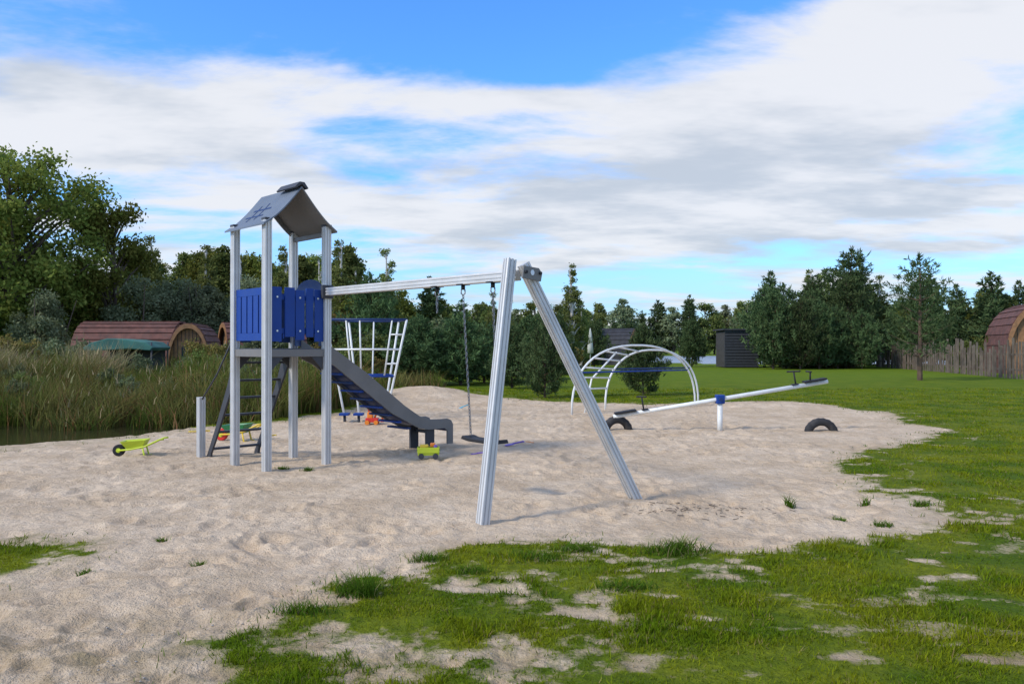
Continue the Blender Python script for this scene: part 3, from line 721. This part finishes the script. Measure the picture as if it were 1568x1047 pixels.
tube('apex_label', [ap+sx_*.02+ny*.094, ap+sx_*.02+ny*.098], .028, M_steel, sw, 10)
def onbeam(t, dz=0): return A+(B-A)*t+Z*dz
def chain(name, p0, p1):
    d = (p1-p0); n = int(d.length/.034); t = d.normalized(); V = []; F = []
    u = t.orthogonal().normalized(); w = t.cross(u)
    for i in range(n):
        c = p0+d*((i+.5)/n); a = u if i % 2 else w
        ring = [c+t*(.023*math.cos(x))+a*(.011*math.sin(x)) for x in np.linspace(0, 2*math.pi, 9)]
        v, f = tubeVF(ring, .0048, 4); b = len(V); V += v; F += [tuple(k+b for k in q_) for q_ in f]
    pyobj(name, V, F, M_chain, sw)
for i, t in enumerate((.65, .772, .900)):
    p = onbeam(t, -.055)
    tube('hanger_%d' % i, [p+Z*.0, p-Z*.05], .022, M_dark, sw, 10)
    tube('shackle_%d' % i, [p-Z*.05+Vector((.02,0,0)), p-Z*.09+Vector((.02,0,0)), p-Z*.11, p-Z*.09-Vector((.02,0,0)), p-Z*.05-Vector((.02,0,0))], .007, M_chain, sw, 6)
    box('hanger_plate_%d' % i, p+Z*.005, (.10,.12,.012), M_dark, sw, (D, Z.cross(D), Z))
p1, p2 = onbeam(.772, -.16), onbeam(.900, -.16)
off = Vector((.08,.06,0))
s1 = Vector((p1.x, p1.y, .64))+off; s2 = Vector((p2.x, p2.y, .64))+off-D*.04
chain('chain_left', p1, s1); chain('chain_right', p2, s2)
chain('spare_chain', onbeam(.65,-.16), onbeam(.65,-.34))
c = (s1+s2)/2
prism('swing_seat', [(-.30,-.02),(-.28,.018),(-.18,.0),(.18,.0),(.28,.018),(.30,-.02),(.18,-.035),(-.18,-.035)], c-Z*.02, D, Z, .17, M_dark, sw, .008)

# ------------------------------------------------------------------ white climbing frame behind slide
cf = empty('climbing_frame')
FL, FR, BL, BR = (-3.98,17.0), (-2.26,17.1), (-3.75,18.3), (-2.6,18.3)
bot = {'FL':(-3.62,17.3),'FR':(-2.75,17.3),'BL':(-3.45,18.0),'BR':(-2.9,18.0)}
topc = {'FL':FL,'FR':FR,'BL':BL,'BR':BR}
def cfp(k, z):
    t = z/2.17; (x0,y0),(x1,y1) = bot[k], topc[k]; return Vector((x0+(x1-x0)*t, y0+(y1-y0)*t, z))
for k in topc: tube('corner_'+k, [cfp(k,z) for z in (-.1,.5,1.2,2.17)], .024, M_white, cf, 10)
for z, mt in ((2.17,M_bluedk),(1.53,M_white),(.95,M_blue)):
    for a, b in (('FL','FR'),('FR','BR'),('BR','BL'),('BL','FL')): tube('ring', [cfp(a,z), cfp(b,z)], .024 if mt is not M_white else .02, mt, cf, 8)
for f in (.25,.42,.82):
    tube('upright', [cfp('FL',z).lerp(cfp('FR',z), f) for z in (.95,2.17)], .018, M_white, cf, 8)
tube('upright', [cfp('BL',z).lerp(cfp('BR',z), .5) for z in (.4,2.17)], .018, M_white, cf, 8)
for z in (1.85,1.22): tube('side_rung', [cfp('FL',z).lerp(cfp('FR',z), .82), cfp('FR',z)], .016, M_white, cf, 8)
for z in (1.85,1.22): tube('side_rung', [cfp('FR',z), cfp('BR',z)], .016, M_white, cf, 8)
for x in (-3.55,-3.25): box('foot_seat', (x,16.9,.16), (.2,.22,.05), M_blue, cf); tube('foot', [(x,16.9,-.1),(x,16.9,.14)], .03, M_dgrey, cf, 8)

# ------------------------------------------------------------------ climbing arch
ca = empty('climbing_arch')
n0, n1 = Vector((1.40,18.7,0)), Vector((4.85,21.1,0)); f0, f1 = Vector((2.35,20.1,0)), Vector((5.05,21.6,0))
def ar(p0, p1, t, h=1.62):
    a = math.pi*t; u = .5-.5*math.copysign(abs(math.cos(a))**.85, math.cos(a))
    p = p0.lerp(p1, u); return Vector((p.x, p.y, h*math.sin(a)**.8 if 0 < t < 1 else -.1))
tube('rail_near', [ar(n0,n1,t) for t in np.linspace(0,1,26)], .026, M_white, ca, 10)
tube('rail_far', [ar(f0,f1,t,1.5) for t in np.linspace(0,1,26)], .026, M_white, ca, 10)
for t in (.09,.15,.21,.28,.35,.42): tube('rung', [ar(n0,n1,t), ar(f0,f1,t,1.5)], .02, M_white, ca, 8)
def atz(p0, p1, h, z, lo=True):
    best = min(np.linspace(0,.5,60) if lo else np.linspace(.5,1,60), key=lambda t: abs(ar(p0,p1,t,h).z-z)); return ar(p0,p1,best,h)
tube('blue_bar_near', [atz(n0,n1,1.62,.98), atz(n0,n1,1.62,.98,False)], .02, M_blue, ca, 8)
tube('blue_bar_far', [atz(f0,f1,1.5,1.02), atz(f0,f1,1.5,1.02,False)], .02, M_bluedk, ca, 8)
tube('inner_post', [(1.75,19.35,-.1),(1.95,19.5,.8),(2.6,19.8,1.45)], .022, M_white, ca, 8)

# ------------------------------------------------------------------ see-saw
ss = empty('seesaw')
PL = Vector((1.95,15.35,.24)); PR = Vector((6.02,15.2,.93)); d = (PR-PL).normalized()
tube('beam', [PL, PL.lerp(PR,.5), PR], .04, M_white, ss, 14)
pc = PL.lerp(PR,.5)
tube('pivot_post', [(pc.x,pc.y,-.15),(pc.x,pc.y,pc.z-.06)], .05, M_white, ss, 14)
box('pivot_block', pc+Vector((0,0,.0)), (.16,.16,.17), M_blue, ss, bevel=.015)
tube('pivot_pin', [pc-Vector((0,.11,0)), pc+Vector((0,.11,0))], .035, M_bluedk, ss, 12)
up = Vector((-d.z,0,d.x)); sd_ = d.cross(up)
for nm, m in (('left',1),('right',-1)):
    e0 = PL if m == 1 else PR
    box('seat_'+nm, e0+d*m*.24+up*.06, (.42,.22,.035), M_dark, ss, (d, sd_, up), .012)
    h = e0+d*m*.60
    tube('handle_post_'+nm, [h, h+up*.30], .016, M_dark, ss, 8)
    tube('handle_bar_'+nm, [h+up*.29-sd_*.17-d*.07, h+up*.29+sd_*.17+d*.07], .016, M_dark, ss, 8)
    box('seat_plate_'+nm, e0+d*m*.62+up*.045, (.12,.12,.02), M_dark, ss, (d, sd_, up))
    if m == -1:
        h = e0+d*m*.32
        tube('backrest_'+nm, [h+up*.06, h+up*.24-d*m*.03], .016, M_dark, ss, 8); tube('backrest_bar_'+nm, [h+up*.24-sd_*.14, h+up*.24+sd_*.14], .016, M_dark, ss, 8)
def tyre(x, y, r=.30, rz=.15):
    V = []; F = []; nu, prof_ = 40, []
    for a in np.linspace(0, 2*math.pi, 14, endpoint=False):
        prof_.append((.085*math.copysign(abs(math.cos(a))**.7, math.cos(a)), .07*math.copysign(abs(math.sin(a))**.7, math.sin(a))))
    k = len(prof_)
    for i in range(nu):
        a = 2*math.pi*i/nu; tread = .008 if i % 2 else 0
        for (u, w) in prof_:
            rr = r-.07+w+(tread if w > .04 else 0)
            V.append((rr*math.cos(a), u, rr*math.sin(a)))
    for i in range(nu):
        for j in range(k): F.append((i*k+j, i*k+(j+1)%k, ((i+1)%nu)*k+(j+1)%k, ((i+1)%nu)*k+j))
    ob = pyobj('buried_tyre', V, F, M_tyre, smooth=True); ob.location = (x, y, -.06); ob.rotation_euler = (0, 0, rz)
tyre(2.03,15.4,.31,.25); tyre(5.8,14.95,.31,-.1)

# ------------------------------------------------------------------ toys
def wheel(name, c, r, w, axis, mat, par):
    a = Vector(axis).normalized(); c = Vector(c)
    tube(name, [c-a*w/2, c-a*w*.35, c+a*w*.35, c+a*w/2], [r*.85, r, r, r*.85], mat, par, 16)
    tube(name+'_hub', [c-a*w*.6, c+a*w*.6], r*.4, M_lime, par, 10)
def barrow(name, x, y, rz, s, mtray, mhandle, mwheel):
    e = empty(name); e.location = (x, y, gz(x,y)); e.rotation_euler = (0,0,rz); e.scale = (s,s,s)
    o = [(-.19,-.13,.22),(.17,-.14,.24),(.17,.14,.24),(-.19,.13,.22)]; b = [(-.10,-.07,.10),(.11,-.09,.11),(.11,.09,.11),(-.10,.07,.10)]
    V = o+b+[(x_*.9, y_*.9, z_-.005) for x_, y_, z_ in o]+[(x_*.9, y_*.9, z_+.012) for x_, y_, z_ in b]; F = []
    for i in range(4):
        j = (i+1)%4; F += [(i,j,4+j,4+i)[::-1], (8+i,8+j,12+j,12+i), (i,j,8+j,8+i)]
    F += [(4,5,6,7)[::-1], (12,13,14,15)]
    pyobj('tray', V, F, mtray, e, bevel=.006)
    wheel('wheel', (-.23,0,.085), .085, .06, (0,1,0), mwheel, e)
    for sg in (-1,1):
        tube('handle', [(-.23,sg*.045,.085),(-.05,sg*.08,.10),(.15,sg*.11,.14),(.36,sg*.12,.24),(.42,sg*.12,.245)], .013, mhandle, e, 8)
        tube('leg', [(.12,sg*.10,.13),(.15,sg*.11,0),(.19,sg*.11,0)], .012, mhandle, e, 8)
    return e
barrow('toy_wheelbarrow', -5.50, 11.65, .15, 1.0, M_lime, M_lime, M_dark)
barrow('toy_wheelbarrow', -4.72, 13.7, -.15, 1.25, M_green, M_yellow, M_red)
tk = empty('toy_truck'); tk.location = (-1.19, 11.35, gz(-1.19,11.35)); tk.rotation_euler = (0,0,.1)
box('chassis', (0,0,.07), (.30,.14,.04), M_lime, tk, bevel=.01)
box('tub_front', (.0,-.075,.125), (.30,.015,.08), M_lime, tk); box('tub_rear', (.0,.075,.125), (.30,.015,.08), M_lime, tk)
box('tub_end_a', (-.15,0,.125), (.015,.135,.08), M_lime, tk); box('tub_end_b', (.15,0,.125), (.015,.135,.08), M_lime, tk)
box('load_a', (-.06,0,.17), (.12,.1,.06), M_yellow, tk, bevel=.015); box('load_b', (.06,.02,.19), (.07,.08,.06), M_orange, tk, bevel=.015)
box('load_c', (.10,-.02,.17), (.05,.06,.05), M_purple, tk, bevel=.015)
for x in (-.1,.1):
    for y in (-.08,.08): tube('wheel', [(x,y-.015,.04),(x,y+.015,.04)], .04, M_lime if y > 0 else M_dgrey, tk, 14)
td = empty('toy_digger'); td.location = (-2.86,16.3,gz(-2.86,16.3))
box('body', (0,0,.09), (.26,.16,.09), M_red, td, bevel=.015); box('cab', (-.04,0,.19), (.11,.13,.13), M_orange, td, bevel=.015)
tube('arm', [(.05,0,.13),(.12,0,.30),(.2,0,.22),(.21,0,.10)], .02, M_orange, td, 8); box('scoop', (.21,0,.08), (.07,.1,.06), M_red, td, bevel=.01)
for x in (-.09,.09):
    for y in (-.09,.09): tube('wheel', [(x,y-.02,.045),(x,y+.02,.045)], .045, M_orange, td, 12)
tube('mast', [(-.06,0,.25),(-.1,0,.36)], .015, M_red, td, 8)
def shovel(x, y, rz, mat, s=1., name='toy_shovel', tilt=0):
    e = empty(name); e.location = (x,y,gz(x,y)+.03); e.rotation_euler = (0,-tilt,rz); e.scale = (s,s,s)
    tube('shaft', [(-.02,0,.01),(.16,0,.012)], .012, mat, e, 8)
    tube('grip', [(.16,-.035,.012),(.16,.035,.012)], .012, mat, e, 8)
    prism('blade', [(-.15,-.02),(-.12,-.05),(-.03,-.055),(0,-.03),(0,.03),(-.03,.055),(-.12,.05),(-.15,.02)], (0,0,.005), (1,0,0), (0,1,0), .014, mat, e)
shovel(.03,12.75,.3,M_purple,1.0,tilt=.15); shovel(-.50,11.65,-.6,M_purple,.8,tilt=.15); shovel(-1.28,20.6,.4,M_turq,1.0,tilt=.3); shovel(.3,13.1,2.4,M_orange,.5)
shovel(-5.9,15.0,.2,M_yellow,1.2); shovel(-4.3,14.0,.9,M_yellow,1.)
def debris():
    rng = np.random.default_rng(77); V = []; F = []
    d = np.exp(rng.uniform(math.log(3.2), math.log(16), 1500)); x = rng.uniform(-.75,.75,1500)*d
    k = sandmask(x, d) > .1; X, Y = x[k][:500], d[k][:500]; Zs = gheight(X, Y)
    for x, y, z in zip(X, Y, Zs):
        s = rng.uniform(.004,.011); b = len(V)
        for vx, vy, vz in ((1,0,0),(0,1,0),(-1,0,0),(0,-1,0),(0,0,.8),(0,0,-.8)):
            V.append((x+vx*s*rng.uniform(.6,1.3), y+vy*s*rng.uniform(.6,1.3), z+.003+vz*s*.7))
        F += [(b,b+1,b+4),(b+1,b+2,b+4),(b+2,b+3,b+4),(b+3,b,b+4)]
    pyobj('pebbles', V, F, M_stone)
    V = []; F = []
    X = rng.normal(1.85, .40, 90); Y = rng.normal(7.85, .2, 90); Zs = gheight(X, Y)
    for x, y, z in zip(X, Y, Zs):
        a = rng.uniform(0, 6.28); l = rng.uniform(.02,.07); z += .006
        v, f = tubeVF([(x,y,z),(x+math.cos(a)*l, y+math.sin(a)*l, z+.008)], .003, 4); b = len(V); V += v; F += [tuple(q_+b for q_ in g) for g in f]
    pyobj('twigs', V, F, M_bark)
debris()

# ------------------------------------------------------------------ sun, sky, camera
sun_dir = Vector((-.80,-.47,0)).normalized(); EL = rad(38)
sv = Vector((sun_dir.x*math.cos(EL), sun_dir.y*math.cos(EL), math.sin(EL)))
L = bpy.data.lights.new('sun', 'SUN'); L.energy = 3.1; L.angle = rad(9); L.color = (1,.92,.80)
lo = bpy.data.objects.new('sun', L); COL.objects.link(lo); lo.rotation_euler = sv.to_track_quat('Z','Y').to_euler()

w = bpy.data.worlds.new('World'); SC.world = w; w.use_nodes = True; nt = w.node_tree; nt.nodes.clear()
out = nt.nodes.new('ShaderNodeOutputWorld'); bg = nt.nodes.new('ShaderNodeBackground')
sky = nt.nodes.new('ShaderNodeTexSky'); sky.sky_type = 'NISHITA'; sky.sun_disc = False; sky.sun_elevation = EL
sky.sun_rotation = math.atan2(sun_dir.x, sun_dir.y) % (2*math.pi); sky.air_density = 1.0; sky.dust_density = .4; sky.ozone_density = 2.5
tc = nt.nodes.new('ShaderNodeTexCoord').outputs['Generated']
sp = nt.nodes.new('ShaderNodeSeparateXYZ'); nt.links.new(tc, sp.inputs[0]); x, y, z = sp.outputs
az = mth(nt,'MULTIPLY', mth(nt,'ARCTAN2', x, y), 57.2958); el = mth(nt,'MULTIPLY', mth(nt,'ARCSINE', z), 57.2958)
zz = mth(nt,'ADD', mth(nt,'MAXIMUM', z, 0.), .12)
cb = nt.nodes.new('ShaderNodeCombineXYZ'); nt.links.new(mth(nt,'DIVIDE', x, zz), cb.inputs[0]); nt.links.new(mth(nt,'DIVIDE', y, zz), cb.inputs[1])
mp = N(nt,'ShaderNodeMapping'); mp.inputs['Rotation'].default_value = (0,0,rad(-25)); mp.inputs['Scale'].default_value = (.8,1.3,1); mp.inputs['Location'].default_value = (2.3,.7,0)
nt.links.new(cb.outputs[0], mp.inputs[0])
n1_ = N(nt,'ShaderNodeTexNoise', Scale=1.15, Detail=7, Roughness=.6, Distortion=.25); nt.links.new(mp.outputs[0], n1_.inputs['Vector'])
n2_ = N(nt,'ShaderNodeTexNoise', Scale=1.3, Detail=5, Roughness=.6); nt.links.new(mp.outputs[0], n2_.inputs['Vector'])
def gau(a0, e0, sa, se, amp, tilt=0.):
    da = mth(nt,'SUBTRACT', az, a0); de = mth(nt,'SUBTRACT', mth(nt,'SUBTRACT', el, e0), mth(nt,'MULTIPLY', da, tilt))
    r = mth(nt,'ADD', mth(nt,'POWER', mth(nt,'ABSOLUTE', mth(nt,'DIVIDE', da, sa)), 2.), mth(nt,'POWER', mth(nt,'ABSOLUTE', mth(nt,'DIVIDE', de, se)), 2.))
    return mth(nt,'MULTIPLY', mth(nt,'EXPONENT', mth(nt,'MULTIPLY', r, -1.)), amp)
dens = n1_.outputs['Fac']
for g in [(-4,23,13,4.2,-.28,0),(-9,15.2,7,1.3,-.05,0),(-1.0,17.3,7.5,.8,.24,.02),(18,13,17,6.5,.22,-.02),(31,20,9,5,.16,0),(-29,15,12,5,.12,-.10),(-23,21.5,6,2.0,-.12,0),
          (18,22.5,5,1.6,-.10,0),(0,9.5,28,3.2,.13,0),(8,4.6,20,1.0,-.12,0),(-26,8.2,8,1.0,-.06,0)]:
    dens = mth(nt,'ADD', dens, gau(*g))
cov = mrange(nt, dens, .40, .64, 0, 1, True)
shade = mrange(nt, mth(nt,'ADD', n2_.outputs['Fac'], gau(19,9,20,7,.14)), .46, .74, 0, 1, True)
cc = mix(nt, shade, (.87,.88,.91), (.57,.625,.70))
sc_ = nt.nodes.new('ShaderNodeVectorMath'); sc_.operation = 'MULTIPLY'; nt.links.new(sky.outputs[0], sc_.inputs[0]); sc_.inputs[1].default_value = (.095,.185,.285)
hz = mix(nt, mrange(nt, el, 0, 11, .8, 0, True), sc_.outputs[0], (.52,.69,.86))
full = mix(nt, mth(nt,'MULTIPLY', cov, .95), hz, cc)
k8 = nt.nodes.new('ShaderNodeVectorMath'); k8.operation = 'SCALE'; k8.inputs['Scale'].default_value = 1/.15; nt.links.new(full, k8.inputs[0])
nt.links.new(k8.outputs[0], bg.inputs[0]); bg.inputs[1].default_value = .15
nt.links.new(bg.outputs[0], out.inputs[0])

cam = bpy.data.cameras.new('camera'); cam.lens = 28.0; cam.sensor_width = 36; cam.clip_end = 5000; cam.clip_start = .05
co = bpy.data.objects.new('camera', cam); COL.objects.link(co); co.location = (0,0,1.6); co.rotation_euler = (rad(90.3),0,0)
SC.camera = co
SC.view_settings.view_transform = 'Standard'; SC.view_settings.look = 'None'; SC.view_settings.exposure = 0
